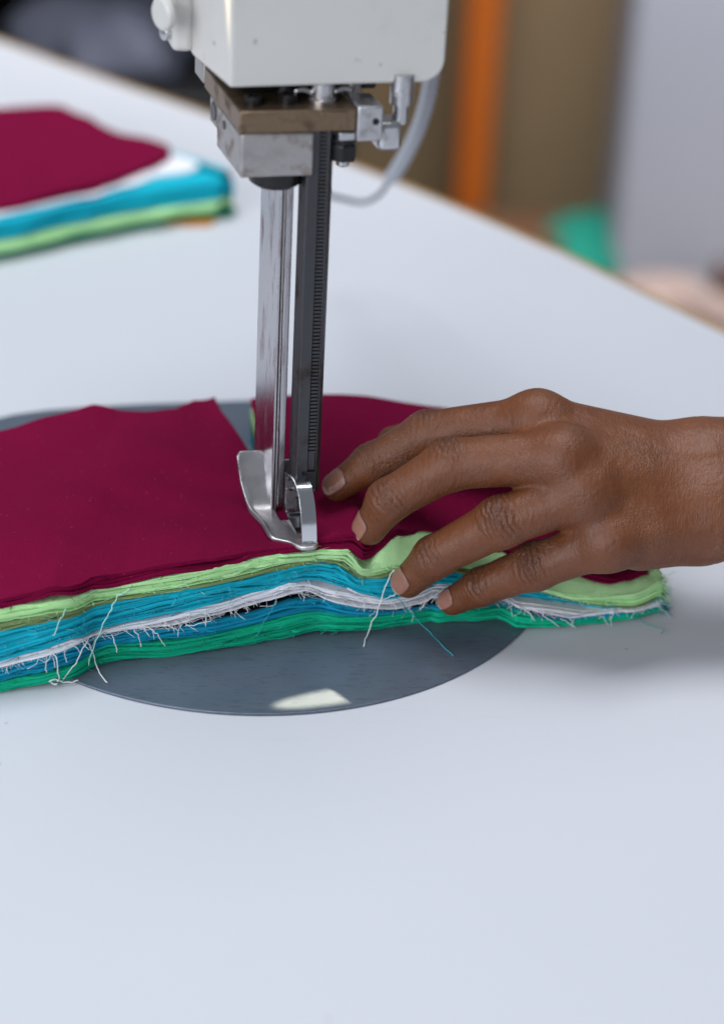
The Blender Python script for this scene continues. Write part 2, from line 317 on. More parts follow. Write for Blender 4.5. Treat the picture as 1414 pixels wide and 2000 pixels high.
def H(k, x, q):
    """top height of colour k at x, q cm behind the front line"""
    if k < 0: return np.full(np.broadcast(x, q).shape, PLATE_Z+.01)
    zf = np.interp(x, *ZF[k]); b = sst((q-Dk(k, x)-.2)/(4.5 if k < 7 else 5.5))
    flat = FLAT[k]+wob(x, q)*(k+1)/8*np.clip(q/5, 0, 1) + (.35*(k+1)/8)
    if k == 7:                          # dents round the pressing finger tips, sag towards the cut
        flat = flat-.70*np.exp(-((x+6.6)**2/14+(q-12.5)**2/9))
    h = zf*(1-b)+flat*b
    if k == 7:
        yy = q+yf(x)
        for (cx, cy, am, wd) in DENT: h = h-am*np.exp(-((x-cx)**2+(yy-cy)**2)/wd**2)+am*.35*np.exp(-(np.sqrt((x-cx)**2+(yy-cy)**2)-1.7*wd)**2/(.5*wd)**2)
        rr2 = np.exp(-((x-.2)**2/9+(yy+2.2)**2/5)); h = h+.075*rr2*np.sin(2.3*x-3.1*yy+.6*np.sin(1.7*yy))+.05*rr2*np.sin(4.1*x+1.2*yy)
        h = h+.05*np.exp(-((x+7)**2/30+(yy+1)**2/14))*np.sin(1.1*x+2.0*yy)
    if k == 6:                          # the lime plies swell up in a loose fold where the maroon ones stand back
        d6, d7 = Dk(6, x), Dk(7, x); m_ = sst((d7-.3)/.5); up = np.interp(x, *ZF[7])-.20+.05*np.sin(3.1*x)
        zb_ = zf+(up-zf)*sst((q-d6-.05)/np.maximum(d7-d6-.25, .2))**.8; fade = np.where(q > d7+.3, np.exp(-((q-d7-.3)/1.6)**2), 1.0)
        h = h+np.maximum(zb_-h, 0)*m_*fade
    return np.maximum(h, H(k-1, x, q)+.03)
yb_x = [-25, -19.5, -14.7, -11.4, -9.8, -6.7, -5.95, -5.2, -1.8, .6, 3.6, 5, 12.45]
yb_y = [-1, 1.2, 3.75, 5.9, 6.15, 6.7, 7.3, 7.8, 8.05, 8.0, 7.6, 6.9, -1.0]
XC, YC = -3.15, -2.6                   # where the knife stands
def slit(y): s = np.clip((y-YC)/(7.3-YC), 0, 1); return XC-2.75*s, .80*s
def ply_mesh(k, i, n, name, mat, parent, rows=15, cl=62, cr=104):
    f1 = (i+1)/n if i == n-1 else (i+1+.55*math.sin(7.3*i+2.1*k))/n; seed = 1000*k+17*i
    const = rng.normal()*.03
    V, Fc = [], []
    for half in (0, 1):
        nc = cl if half == 0 else cr; off = len(V)
        xr = XR - (.65 if k == 7 else .12*abs(math.sin(3.1*k+i)))
        s = np.linspace(0, 1, nc+1); xf = XL+(XC-XL)*s if half == 0 else XC+(xr-XC)*s
        jit = const*1.7+.045*vnoise(xf, seed, .7)+.03*vnoise(xf, seed+1, 5.5)*np.clip(vnoise(xf, seed+2, .7), 0, 2)
        fr = Dk(k, xf)+jit; fr[-1 if half == 0 else 0] = Dk(k, XC)+const
        yback = np.interp(xf, yb_x, yb_y)+.05*vnoise(xf, seed+3, .8)+rng.normal()*.05 - .02*k
        Q = np.maximum(yback-yf(xf), fr+.15)
        tr = np.linspace(0, 1, rows+1)**1.7
        q = fr[None, :]+(Q-fr)[None, :]*tr[:, None]; X = np.repeat(xf[None, :], rows+1, 0); Y = yf(xf)[None, :]+q
        lo = H(k-1, X, q); hi = H(k, X, q); Z = lo+(hi-lo)*f1
        wp = .35*np.sin(f1*math.pi)*vnoise(X*.8+.2*Y, 70+k, .55)*np.exp(-q/2.0)*np.clip((hi-lo)*1.5, 0, .6)   # the plies gape and bunch together
        if i < n-1: Z += wp*(hi-lo)
        Z += (.034*vnoise(X*1.0+.37*Y, seed+5, .8))*np.clip((hi-lo)*2, 0, 1)*np.exp(-q/1.5)*(0 if (k == 7 and i == n-1) else 1)
        xs, gp = slit(Y)
        if half == 0: X = X+(xs-gp-XC)*(s[None, :]**3)*np.where(Y > YC, 1, 0)
        else: X = X+(xs+gp-XC)*((1-s[None, :])**4)*np.where(Y > YC, 1, 0)
        V += np.stack([X, Y, Z], -1).reshape(-1, 3).tolist(); w_ = nc+1
        Fc += [(off+r*w_+c_, off+r*w_+c_+1, off+(r+1)*w_+c_+1, off+(r+1)*w_+c_) for r in range(rows) for c_ in range(nc)]
    bm = bmesh.new(); og = origin_of(parent)
    vs = [bm.verts.new(Vector((np.array(p)-og)*S)) for p in V]
    for f in Fc: bm.faces.new([vs[j] for j in f])
    bmesh.ops.remove_doubles(bm, verts=bm.verts, dist=1e-5)
    me = bpy.data.meshes.new(name); bm.to_mesh(me); bm.free()
    o = link(name, me, mat, parent, 3.2)
    th = 1.6*max(.02, (FLAT[k]-(FLAT[k-1] if k else .1))/n); m_ = o.modifiers.new('thickness', 'SOLIDIFY'); m_.thickness = (min(th, .15) if i else .05)*S; m_.offset = -1
    es = o.modifiers.new('crisp_rim', 'EDGE_SPLIT'); es.split_angle = 1.0; es.use_edge_sharp = False
    return o
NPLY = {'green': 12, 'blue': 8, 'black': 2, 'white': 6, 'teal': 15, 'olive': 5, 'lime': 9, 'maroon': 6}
LBL = {'green': 'emerald green fabric plies, bottom of the stack on the steel plate', 'blue': 'blue fabric plies lying just above the emerald green ones in the stack',
       'black': 'thin black fabric plies in the dark gap under the white plies', 'white': 'white frayed fabric plies between the turquoise and the black ones',
       'teal': 'turquoise fabric plies in the middle of the stack above the white ones', 'olive': 'dull olive green fabric plies just under the lime ones',
       'lime': 'pale lime green fabric plies under the maroon top plies', 'maroon': 'smooth maroon fabric plies on top of the stack, under the machine foot'}
PLYNAME = {'green': 'emerald_fabric', 'blue': 'blue_fabric', 'black': 'black_fabric', 'white': 'white_fabric', 'teal': 'turquoise_fabric', 'olive': 'olive_fabric', 'lime': 'lime_fabric', 'maroon': 'maroon_fabric'}
FR = {'green': (45, 'thread_green', .35), 'blue': (25, 'thread_blue', .3), 'white': (120, 'thread_white', .5), 'teal': (45, 'thread_aqua', .35), 'lime': (30, 'thread_lime', .3), 'olive': (14, 'thread_lime', .3), 'maroon': (24, 'maroon', .18)}
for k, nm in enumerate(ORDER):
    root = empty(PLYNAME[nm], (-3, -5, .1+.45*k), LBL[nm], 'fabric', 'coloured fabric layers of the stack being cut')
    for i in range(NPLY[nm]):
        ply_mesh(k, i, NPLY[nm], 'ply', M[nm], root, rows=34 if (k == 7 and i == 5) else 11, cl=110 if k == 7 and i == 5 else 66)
    if nm in FR:
        cnt, mt_, ln = FR[nm]; parts = []
        for j in range(cnt):
            x = rng.uniform(-13.6, 12.2); f = rng.uniform(.1, 1)
            if nm == 'white' and x > 3.5 and x < 6: continue
            lo = float(H(k-1, np.array(x), np.array(Dk(k, x)))); hi = float(H(k, np.array(x), np.array(Dk(k, x))))
            p = np.array([x, float(yf(x)+Dk(k, x))+.04, lo+(hi-lo)*f]); L = ln*rng.uniform(.3, 1.3); a = rng.normal()*1.1
            dr = np.array([math.sin(a), -.75*abs(math.cos(a))-.1, rng.uniform(-.6, .15)]); c2 = rng.normal(size=3)*.25*L
            q = p+dr*L; q[2] = max(q[2]-.3*L, .16); mid = (p+q)/2+c2*np.array([1, .3, .6]); mid[2] = max(mid[2], .16)
            parts.append(tube_geo(spline([p, mid, q], 7), np.linspace(.017, .012, 7), 4))
        for j in range({'white': 420, 'teal': 420, 'green': 360, 'blue': 200, 'lime': 300, 'olive': 80, 'maroon': 160}[nm]):
            x = rng.uniform(-13.6, 12.3); f = rng.uniform(0, 1)**(.5 if nm == 'white' else 1)
            f = 1-f if nm == 'white' else f; dk = float(Dk(k, x)); lo = float(H(k-1, np.array(x), np.array(dk))); hi = float(H(k, np.array(x), np.array(dk)))
            p = np.array([x, float(yf(x))+dk+.05, lo+(hi-lo)*f]); a = rng.normal()*.9
            if rng.random() < .35: L = rng.uniform(.4, 1.5); dr = np.array([rng.choice([-1, 1])*1.0, -.13/L-.03, rng.normal()*.10])   # pulled thread lying along the edge
            else: L = rng.uniform(.07, .28)*(1.5 if nm == 'white' else 1); dr = np.array([math.sin(a), -.8*abs(math.cos(a))-.2, rng.uniform(-.7, .2)])
            q = p+dr*L; sl_ = float(yf(q[0])+Dk(k, q[0]))
            if abs(dr[0]) == 1.0: q[1] = sl_-.03; q[2] += (float(np.interp(q[0], *ZF[k]))-float(np.interp(x, *ZF[k])))
            q[2] = max(q[2], .15); m2 = (p+q)/2+rng.normal(size=3)*.06*L+np.array([0, -.03, 0]); m2[2] = max(m2[2], .15)
            if not (-14 < q[0] < 12.6): continue
            parts.append(tube_geo(np.array([p, m2, q]), np.array([.011, .010, .006]), 3))
        for j in range(0 if nm in ('maroon', 'black') else 55):       # ragged right-hand end
            xx = XR-.25; dk = float(Dk(k, xx)); qq = dk+rng.uniform(0, .9); lo = float(H(k-1, np.array(xx), np.array(qq))); hi = float(H(k, np.array(xx), np.array(qq)))
            p = np.array([xx+rng.uniform(-.1, .15), float(yf(xx))+qq, lo+(hi-lo)*rng.random()]); L = rng.uniform(.25, .8); q = p+L*np.array([rng.uniform(.4, 1), rng.normal()*.5-.2, rng.normal()*.35-.1]); q[2] = max(q[2], .05)
            parts.append(tube_geo(np.array([p, (p+q)/2+rng.normal(size=3)*.05, q]), np.array([.018, .016, .010]), 3))
        V, Fc = cat_geo(parts); mesh('frayed_ends', V, Fc, M[mt_], root, 3.2)['kind'] = 'stuff'

# long loose threads, each lying where it was pulled out of the edge
def face_pt(u, v, out=.1):
    """point on the stack's front face (out cm proud), or on the table below it"""
    dr = ray(u, v); lo, hi = 60., 140.
    for _ in range(50):
        m_ = (lo+hi)/2; p = CAM+dr*m_
        if p[1] < yf(p[0])-out: lo = m_
        else: hi = m_
    if p[2] < PLATE_Z+.05: p = atz(u, v, PLATE_Z+.05)
    return p
def thread(pxs, mat, label, r=.02, out=.1, knot=None):
    P = [face_pt(*p[:2], p[2] if len(p) > 2 else out) for p in pxs]; c_ = spline(P, 10*len(P)); c_ += rng.normal(size=c_.shape)*.004+.03*np.stack([vnoise(np.arange(len(c_))*.25, int(pxs[0][0])+i_, 1) for i_ in range(3)], 1)*np.array([1, .4, .6])
    V, Fc = tube_geo(c_, r, 5)
    if knot is not None:
        kp = face_pt(*knot); ring = np.array([kp+np.array([.16*math.cos(a), .05*math.sin(2*a), .10*math.sin(a)]) for a in np.linspace(0, 5.8, 20)])
        V, Fc = cat_geo([(V, Fc), tube_geo(ring, r*1.3, 5)])
    o = mesh('loose_thread', V, Fc, M[mat], None, 3.2); tag(o, label, 'thread', 'loose threads hanging from the fabric edges'); return o
thread([(768,1112,.2),(752,1150,.35),(738,1190,.35),(722,1230,.3),(711,1262,.1)], 'thread_white', 'long straight white thread hanging over the steel plate below the ring finger', .026)
thread([(768,1112,.2),(776,1135,.45),(772,1158,.4),(758,1168,.25),(742,1172,.15)], 'thread_white', 'curled white thread loop beside the ring fingernail', .022)
thread([(770,1165,.2),(800,1195,.3),(840,1235,.2),(865,1262,.1),(888,1280,.1)], 'thread_teal', 'long teal thread trailing diagonally across the steel plate', .02)
thread([(868,1150,.2),(840,1170,.25),(826,1185,.2),(820,1192,.2)], 'thread_white', 'short white thread hanging between ring finger and little finger')
thread([(255,1150),(232,1165,.2),(217,1188,.3),(205,1215,.35),(188,1250,.3),(172,1300,.2)], 'thread_mint', 'pale green curved thread crossing the turquoise layer', .026)
thread([(130,1190),(118,1210,.2),(108,1235,.2),(104,1240,.2)], 'thread_mint', 'short pale green thread near the lime layer, leftmost of its edge', .022)
thread([(165,1250),(178,1268,.3),(188,1300,.3),(208,1335,.1)], 'thread_white', 'white thread dangling down to the tip of the steel plate', .028)
thread([(180,1240),(165,1262,.3),(150,1290,.2),(122,1330,.1)], 'thread_white', 'white thread slanting left across the blue layer', .024)
thread([(100,1275),(112,1290,.3),(113,1325,.2)], 'thread_white', 'white thread ending in a small knot above the table', .026, knot=(105,1332,.15))
thread([(113,1330,.2),(135,1333,.2),(152,1330,.1)], 'thread_white', 'short white thread lying beside the knotted thread on the table', .024)
thread([(100,1275),(92,1295,.3),(88,1312,.2)], 'thread_white', 'short forked white thread at the far end of the stack edge')
thread([(292,1226),(305,1238,.3),(322,1262,.3)], 'thread_white', 'white thread with a bent tip below the white layer')
thread([(260,1230),(272,1245,.3),(276,1262,.2),(273,1258,.2)], 'thread_white', 'white thread beside the bent one, curling down', .022)
thread([(218,1240),(225,1258,.3),(231,1274,.25)], 'thread_white', 'thin white thread hanging over the emerald edge', .022)
thread([(360,1222),(375,1222,.3),(410,1212,.3)], 'thread_white', 'white thread pointing sideways along the black gap', .018)
thread([(540,1170),(520,1210,.25),(500,1245,.15)], 'thread_teal', 'fine teal thread hanging in front of the blue layer below the foot', .016)
thread([(1010,1182),(1030,1195,.25),(1046,1212,.3)], 'thread_white', 'white frayed thread below the little finger', .026)
thread([(1045,1192),(1065,1205,.3),(1092,1225,.15)], 'thread_white', 'long white thread pointing down over the emerald plies right of the hand', .024)
thread([(1095,1208),(1112,1218,.2),(1125,1226,.1)], 'thread_white', 'short white thread at the emerald plies, rightmost of the white ones', .02)
thread([(1240,1205),(1262,1218,.1),(1290,1228,.1),(1294,1238,.1)], 'thread_teal', 'teal thread lying on the table by the end of the stack', .016)

# ------------------------------------------------------------------ the cutting machine
mc = empty('cutting_machine', (-3.4, -2.5, 4.4), 'cream headed cloth cutting machine with chrome blade standard, dark rack bar and presser foot', 'machine')
E1 = np.array([math.cos(math.radians(12.5)), math.sin(math.radians(12.5)), 0]); E2 = np.array([math.cos(math.radians(110)), math.sin(math.radians(110)), 0]); EZ = np.array([0, 0, 1.0])
A0 = np.array([-5.1, -4.04, 0])
def mp(a, b, z): return A0+a*E1+b*E2+z*EZ
def zrow(x, y, v):
    lo, hi = -5., 60.
    for _ in range(50):
        m_ = (lo+hi)/2
        if proj((x, y, m_))[1] > v: lo = m_
        else: hi = m_
    return m_
def mbox(name, a, b, z, mat, bevel=.06, seg=2, parent=None):
    bm = bmesh.new(); prism(bm, [mp(a[0], b[0], z[0]), mp(a[1], b[0], z[0]), mp(a[1], b[1], z[0]), mp(a[0], b[1], z[0])], (0, 0, z[1]-z[0]))
    return bm_obj(name, bm, mat, parent or mc, .6, bevel, seg)
def mcyl(name, c, axis, prof, mat, n=28, parent=None, bevel=0):
    bm = bmesh.new(); lathe(bm, c, axis, prof, n); return bm_obj(name, bm, mat, parent or mc, .6, bevel)
def topz(x, y): return float(H(7, np.array(x), np.array(y-float(yf(x)))))
ZT = topz(-3.6, -4.0)
print('foot height', ZT, 'tips', [round(topz(x, y), 2) for x, y in ((-1, -2.1), (.3, -4.0), (-3.4, -2.5), (-3, -5.2), (-10, 0), (-8, 5), (2, 6))])
Z0 = ZT+.10
# head housing: tapering plan, big rounded lower corner
zb = 22.33
plan = [atz(449, 171, zb), atz(868, 159, zb), None, None, atz(300, 40, zb), atz(336, 107, zb), atz(377, 109, zb)]
plan[2] = plan[1]+E2*9.5; plan[3] = plan[4]+np.array([-.5, 4.0, 0])
bm = bmesh.new(); prism(bm, plan[:4]+[plan[3]+(plan[6]-plan[3])*.02, plan[6]], (0, 0, 14))
bm.edges.ensure_lookup_table()
ed = [e for e in bm.edges if all(abs(v.co.z-zb) < 1e-3 for v in e.verts) and sum((v.co-Vector(plan[1])).length < 1e-3 or (v.co-Vector(plan[2])).length < 1e-3 for v in e.verts) == 2]
bmesh.ops.bevel(bm, geom=ed, offset=.85, segments=8, affect='EDGES', profile=.5)
hs = bm_obj('head_housing', bm, M['enamel'], mc, .6, .32, 4)
# side cover with hinge and screw, behind the left chamfer
sx = [plan[5], plan[6]+np.array([-.02, .03, 0]), plan[6]+np.array([.2, 4, 0]), plan[4]+np.array([.6, 3, 0]), plan[4]]
bm = bmesh.new(); prism(bm, [p+np.array([0, 0, .12]) for p in sx], (0, 0, 11)); sc = bm_obj('side_cover', bm, M['enamel'], mc, .6, .22, 3)
kn = atz(306, 28, 24.2); nv = np.array([-.75, -.6, 0])
mcyl('cover_knob', kn-nv*.4, nv, [(0, .62), (.18, .62), (.26, .54), (.27, .0001)], M['enamel'], 26)
mcyl('cover_screw', atz(325, 62, 23.1)-nv*.3, nv, [(0, .28), (.45, .28), (.5, .2)], M['alu'], 18)
# bracket under the head
mbox('bracket_plate', (0, 4.25), (0, 4.9), (20.78, 21.62), M['bronze'], .05)
mbox('bracket_tail', (-.02, .35), (4.95, 6.2), (20.9, 21.66), M['block'], .05)
blk = mbox('clamp_block', (.03, 2.72), (-.03, 3.2), (19.08, 20.76), M['block'], .09, 3)
mbox('clamp_ear', (.06, 1.1), (3.22, 4.3), (19.7, 20.76), M['block'], .08)
mbox('guide_block', (4.28, 5.22), (-.08, 1.4), (20.38, 21.72), M['alu'], .06)
mbox('guide_foot', (3.65, 4.25), (.0, .9), (20.4, 20.72), M['alu'], .05)
def hole(c, axis, r, parent): mcyl('screw_hole', c, axis, [(0, r), (.02, r)], M['black_metal'], 20, parent)
nl = np.cross(E2, EZ); nl = nl/np.linalg.norm(nl); nl = nl if nl[0] < 0 else -nl
nf = np.cross(E1, EZ); nf = nf/np.linalg.norm(nf); nf = nf if nf[1] < 0 else -nf
hole(mp(.06, 3.75, 20.25)+nl*.01, nl, .36, blk); hole(mp(.03, 2.2, 20.3)+nl*.01, nl, .17, blk)
hole(mp(4.95, -.08, 21.15)+nf*.01, nf, .13, mc); mcyl('set_screw', mp(3.35, 0, 21.2)-nf*.05, nf, [(0, .2), (.07, .2), (.07, .11), (.03, .1)], M['bronze'], 18)
mbox('head_underside', (.5, 5.6), (1.9, 5.5), (21.65, 22.4), M['black_metal'], .1)
for a_, b_ in ((.7, .8), (2.0, .9), (1.2, 2.9)):
    bl_ = mcyl('bracket_bolt', mp(a_, b_, 21.62), EZ, [(0, .34), (.28, .34), (.34, .28), (.34, .15), (.2, .14)], M['black_metal'], 20)
mcyl('lift_rod', mp(2.3, 2.2, 21.4), EZ, [(0, .42), (1.3, .42)], M['dark_steel'], 24)
mcyl('lift_rod', mp(4.7, 2.0, 21.4), EZ, [(0, .36), (1.3, .36)], M['alu'], 24)
mbox('stop_plate', (2.9, 3.9), (-.06, .0), (20.86, 21.54), M['bronze'], .02)
# collar, nut, guide tube, wing screw
cc = mp(1.75, 1.35, 0)
mcyl('collar', cc+EZ*18.35, EZ, [(0, .86), (.12, 1.0), (.55, 1.06), (.75, 1.06)], M['black_metal'], 32)
nc = mp(4.0, .55, 0); mcyl('hex_nut', nc+EZ*19.5, EZ, [(0, .36), (.03, .52), (.62, .52), (.70, .44), (.72, .5), (.9, .5)], M['black_metal'], 6, bevel=.05)
mcyl('nut_bolt', nc+EZ*19.25, EZ, [(0, .2), (.05, .25), (.3, .25)], M['alu'], 16)
tc = aty(784, 200, -1.9); tc[2] = 0
mcyl('guide_tube', tc+EZ*20.75, EZ, [(0, .30), (.75, .30), (.75, .44), (1.9, .44)], M['alu'], 28)
mbox('guide_bracket', (5.26, 6.15), (.4, 1.5), (19.75, 20.9), M['alu'], .22, 4)
wc = mp(3.3, 1.0, 21.62)
ws = mcyl('wing_screw', wc, EZ, [(0, .5), (.12, .5), (.16, .42), (.7, .42), (.78, .34)], M['alu'], 24)
for s_ in (-1, 1):
    mesh('wing', *tube_geo(spline([wc+EZ*.3+E1*s_*.4, wc+EZ*.42+E1*s_*.75, wc+EZ*.36+E1*s_*1.05], 8), np.linspace(.12, .09, 8), 8), M['guard'], ws, 3.2)
# blade standard (polished, deep section with a groove down its thin front) 
fl = np.array([-3.64, -2.6, 0]); fr = np.array([-3.12, -2.48, 0]); w1 = (fr-fl)
prof = [fl, fl+w1*.20, fl+w1*.26+E2*.12, fl+w1*.42+E2*.12, fl+w1*.48, fr-w1*.06+E2*0.02, fr+E2*.12, fr+E2*2.4, fl+E2*2.5]
bm = bmesh.new(); prism(bm, [p+EZ*(Z0+.14) for p in prof], (0, 0, 18.6-Z0)); st = bm_obj('blade_standard', bm, M['chrome'], mc, .5, .025)
bl = [fl+w1*.28+E2*.02, fl+w1*.40+E2*.02, fl+w1*.40+E2*.11, fl+w1*.28+E2*.11]
bm = bmesh.new(); prism(bm, [p+EZ*(Z0-.3) for p in bl], (0, 0, 18.5-Z0)); bm_obj('knife_blade', bm, M['block'], mc, .5)
# rack bar with its column of teeth
rl = np.array([-2.70, -3.25, 0]); rw = np.array([1.03, .2, 0]); zr0 = zrow(-2.2, -3.2, 962); rd = E2*.85
prof = [rl, rl+rw*.06-E2*.05, rl+rw*.46-E2*.05, rl+rw*.46+E2*.04, rl+rw*.74+E2*.04, rl+rw*.74-E2*.05, rl+rw*.80-E2*.05, rl+rw*1.0+E2*.22, rl+rw*1.0+rd, rl+rd]
bm = bmesh.new(); prism(bm, [p+EZ*zr0 for p in prof], (0, 0, 20.9-zr0)); rb = bm_obj('rack_bar', bm, M['dark_steel'], mc, .5, .03)
parts = []; z = zrow(-2.2, -3.2, 885)
while z < 20.6:
    q = [rl+rw*.47, rl+rw*.73]; v = []
    for zz in (z, z+.085):
        for p in (q[0]-E2*.045, q[1]-E2*.045, q[1]+E2*.035, q[0]+E2*.035): v.append(p+EZ*zz)
    parts.append((v, [(0, 1, 2, 3), (7, 6, 5, 4), (0, 4, 5, 1), (1, 5, 6, 2), (2, 6, 7, 3), (3, 7, 4, 0)])); z += .155
mesh('rack_teeth', *cat_geo(parts), M['dark_steel'], rb)['kind'] = 'stuff'
# notch and link at the rack's lower end
mesh('rack_notch', *(lambda q: ([p+EZ*zz for zz in (zr0+.25, zr0+.95) for p in q], [(0, 1, 2, 3), (7, 6, 5, 4), (0, 4, 5, 1), (1, 5, 6, 2), (2, 6, 7, 3), (3, 7, 4, 0)]))([rl+rw*.25-E2*.07, rl+rw*.78-E2*.07, rl+rw*.78+E2*.1, rl+rw*.25+E2*.1]), M['black_metal'], rb)
# presser foot: flat sole, two tines turned up at the back
FA = atz(525, 1050, Z0); 
def fz(s):
    if s <= 1.9: return 0.0
    return .9*((s-1.9)/1.0)**1.7 if s < 2.9 else .9+(s-2.9)*2.9
cols = [0, .1, .2, .3, .42, .55, .68, .80, 1.0, 1.2, 1.32, 1.42, 1.5, 1.58, 1.64, 1.69, 1.74]
sf = lambda a: float(np.interp(a, [0, .12, .45, .62, .9, 1.1, 1.5, 1.75, 2.2], [.02, -.2, -.42, -.5, -.95, -1.1, -1.05, -.75, -.2]))
rows1 = list(np.linspace(0, 1, 9)); rows2 = [1.5, 1.8, 1.95, 2.1, 2.25, 2.4, 2.55, 2.7, 2.82, 2.92, 3.02, 3.1, 3.18, 3.26, 3.32]
grid = {}; V, Fc = [], []
for ci, a in enumerate(cols):
    rr = [sf(a)+(1.15-sf(a))*r for r in rows1]+rows2
    for ri, s_ in enumerate(rr):
        if s_ > 3.1: s_ -= .10*(max(0, abs(a-.4)-.25)/.15)**2 if a < .9 else 0
        ao = a-.42*max(0, 1-a/.8)*min(1, max(0, s_-1.0)/2.2)
        grid[ci, ri] = len(V); V.append(FA+E1*ao+E2*s_+EZ*(fz(s_)+.10*max(0, 1-a/.22)**2))
nr = len(rows1)+len(rows2)
for ci in range(len(cols)-1):
    for ri in range(nr-1):
        if 7 <= ci <= 10 and ri >= 8: continue
        if ci >= 11 and ri >= nr-3: continue
        Fc.append((grid[ci, ri], grid[ci+1, ri], grid[ci+1, ri+1], grid[ci, ri+1]))
ft = mesh('presser_foot', V, Fc, M['foot'], mc, 3.2)
md = ft.modifiers.new('thickness', 'SOLIDIFY'); md.thickness = .18*S; md.offset = 0
md = ft.modifiers.new('bevel', 'BEVEL'); md.width = .03*S; md.segments = 2; md.limit_method = 'ANGLE'; md.angle_limit = 1.0
# bow shaped guard strap in front of the rack bar
ga = 1.10; gw = .58
gp = [(1.55, 929), (1.1, 929), (.55, 938), (.08, 958), (-.28, 985), (-.52, 1015), (-.66, 1046), (-.72, 1064), (-.7, 1080)]
path = []
for s_, v in gp:
    b_ = FA+E1*(ga+gw/2)+E2*s_; path.append((s_, zrow(b_[0], b_[1], v)))
path = path[:-1]+[(-.74, Z0+.12), (-.66, Z0-.06)]
path += [(-.45, Z0-.10), (-.15, Z0-.02), (.2, Z0+.10), (.9, Z0+.13), (1.35, Z0+.2), (1.52, Z0+.5), (1.56, Z0+1.2), (1.6, path[0][1]-.5)]
cl_ = spline([(a, b, 0) for a, b in path+[path[0]]], 90)[:-1, :2]
V, Fc = [], []; n_ = len(cl_); dd = np.roll(cl_, -1, 0)-np.roll(cl_, 1, 0); nn_ = np.stack([dd[:, 1], -dd[:, 0]], 1); nn_ /= np.linalg.norm(nn_, axis=1)[:, None]+1e-9
for (s_, z_), (ns, nz) in zip(cl_, nn_):
    for a_, o_ in ((ga, -.055), (ga+gw, -.055), (ga+gw, .055), (ga, .055)):
        V.append(FA+E1*a_+E2*(s_+ns*o_)+EZ*(z_-FA[2]+nz*o_))
Fc = [(4*i+k, 4*i+(k+1) % 4, 4*((i+1) % n_)+(k+1) % 4, 4*((i+1) % n_)+k) for i in range(n_) for k in range(4)]
gd = mesh('guard_strap', V, Fc, M['guard'], mc, .6)
md = gd.modifiers.new('bevel', 'BEVEL'); md.width = .02*S; md.segments = 2; md.limit_method = 'ANGLE'; md.angle_limit = .9
pv = FA+E1*(ga+gw)+E2*.55+EZ*1.15
mcyl('pivot_screw', pv-E1*.5, E1, [(0, .28), (.62, .28), (.66, .2)], M['dark_steel'], 20)
mcyl('screw_head', pv+E1*.02+E2*.2, E1, [(0, .3), (.16, .3), (.2, .22)], M['alu'], 14)
mbox('foot_post', (0, 1), (0, 1), (0, .01), M['dark_steel'], 0) if False else None
bm = bmesh.new(); q = [FA+E1*(ga+.05)+E2*1.62, FA+E1*(ga+gw+.12)+E2*1.62, FA+E1*(ga+gw+.12)+E2*1.95, FA+E1*(ga+.05)+E2*1.95]
prism(bm, [p+EZ*.05 for p in q], (0, 0, zr0-Z0+.5)); bm_obj('foot_post', bm, M['dark_steel'], mc, .6, .04)
bm = bmesh.new(); prism(bm, [(-4.2, 4.5, 25.2), (.5, 4.5, 25.2), (.5, 18, 25.2), (-4.2, 18, 25.2)], (0, 0, 7)); bm_obj('machine_arm', bm, M['enamel'], mc, .6, .8, 4)
# coiled cable hanging in a loop from the arm behind the head
cp = [np.array([.1, 14.5, 25.6]), np.array([1.6, 13.0, 25.6]), aty(846, 40, 12), aty(842, 150, 14), aty(822, 235, 17), aty(790, 305, 21), aty(762, 350, 24)]
c1 = spline(cp, 260); rr = .30+.09*np.sin(np.arange(260)*.8)
mesh('coiled_cable', *tube_geo(c1, rr, 12), M['cable'], mc, 3.2)
c2 = spline([cp[-1], aty(742, 378, 26), aty(712, 394, 27), aty(672, 388, 27), aty(636, 372, 26), aty(628, 300, 22), aty(625, 200, 17), np.array([-1.6, 15.5, 25.6])], 60)
mesh('cable_end', *tube_geo(c2, .13, 8), M['cable_dark'], mc, 3.2)

# ------------------------------------------------------------------ the hand
def seg(p, a, b, r1, r2):
    ba = b-a; h = np.clip(((p-a)@ba)/(ba@ba), 0, 1); return np.linalg.norm(p-a-h[:, None]*ba, axis=1)-(r1+(r2-r1)*h)
def smin(a, b, k): h = np.maximum(k-np.abs(a-b), 0)/k; return np.minimum(a, b)-h*h*k*.25
JP = {'index': [(660,950,5.08),(725,905,6.1),(836,850,7.35),(1050,822,8.7)], 'middle': [(722,1032,4.62),(758,978,6.0),(880,906,7.45),(1095,893,8.35)],
      'ring': [(797,1136,2.5),(848,1088,3.9),(978,1020,5.8),(1145,962,7.2)], 'pinky': [(884,1174,1.5),(940,1146,2.5),(1046,1106,3.9),(1190,1056,5.5)]}
J = {k: [atz(*p) for p in v] for k, v in JP.items()}
RAD = {'index': (.62, .78, .93, .98, 1.10), 'middle': (.66, .84, .99, 1.0, 1.14), 'ring': (.66, .83, .98, .98, 1.12), 'pinky': (.58, .74, .90, .92, 1.06)}
WR = atz(1400, 955, 6.4); LAT = np.array([-.12, .84, .52]); LAT /= np.linalg.norm(LAT)
AX = np.array([1, .12, .08]); AX /= np.linalg.norm(AX); DOR = np.cross(AX, LAT); DOR /= np.linalg.norm(DOR); DOR = DOR if DOR[2] > 0 else -DOR
CAR = {k: WR-AX*1.2+LAT*f for k, f in (('index', 1.35), ('middle', .5), ('ring', -.45), ('pinky', -1.3))}
THT = atz(766, 862, 5.5); TH_ = [THT, atz(850, 850, 5.6), np.array([8.2, 1.6, 6.0]), WR-AX*1.5+LAT*1.3-DOR*.8]
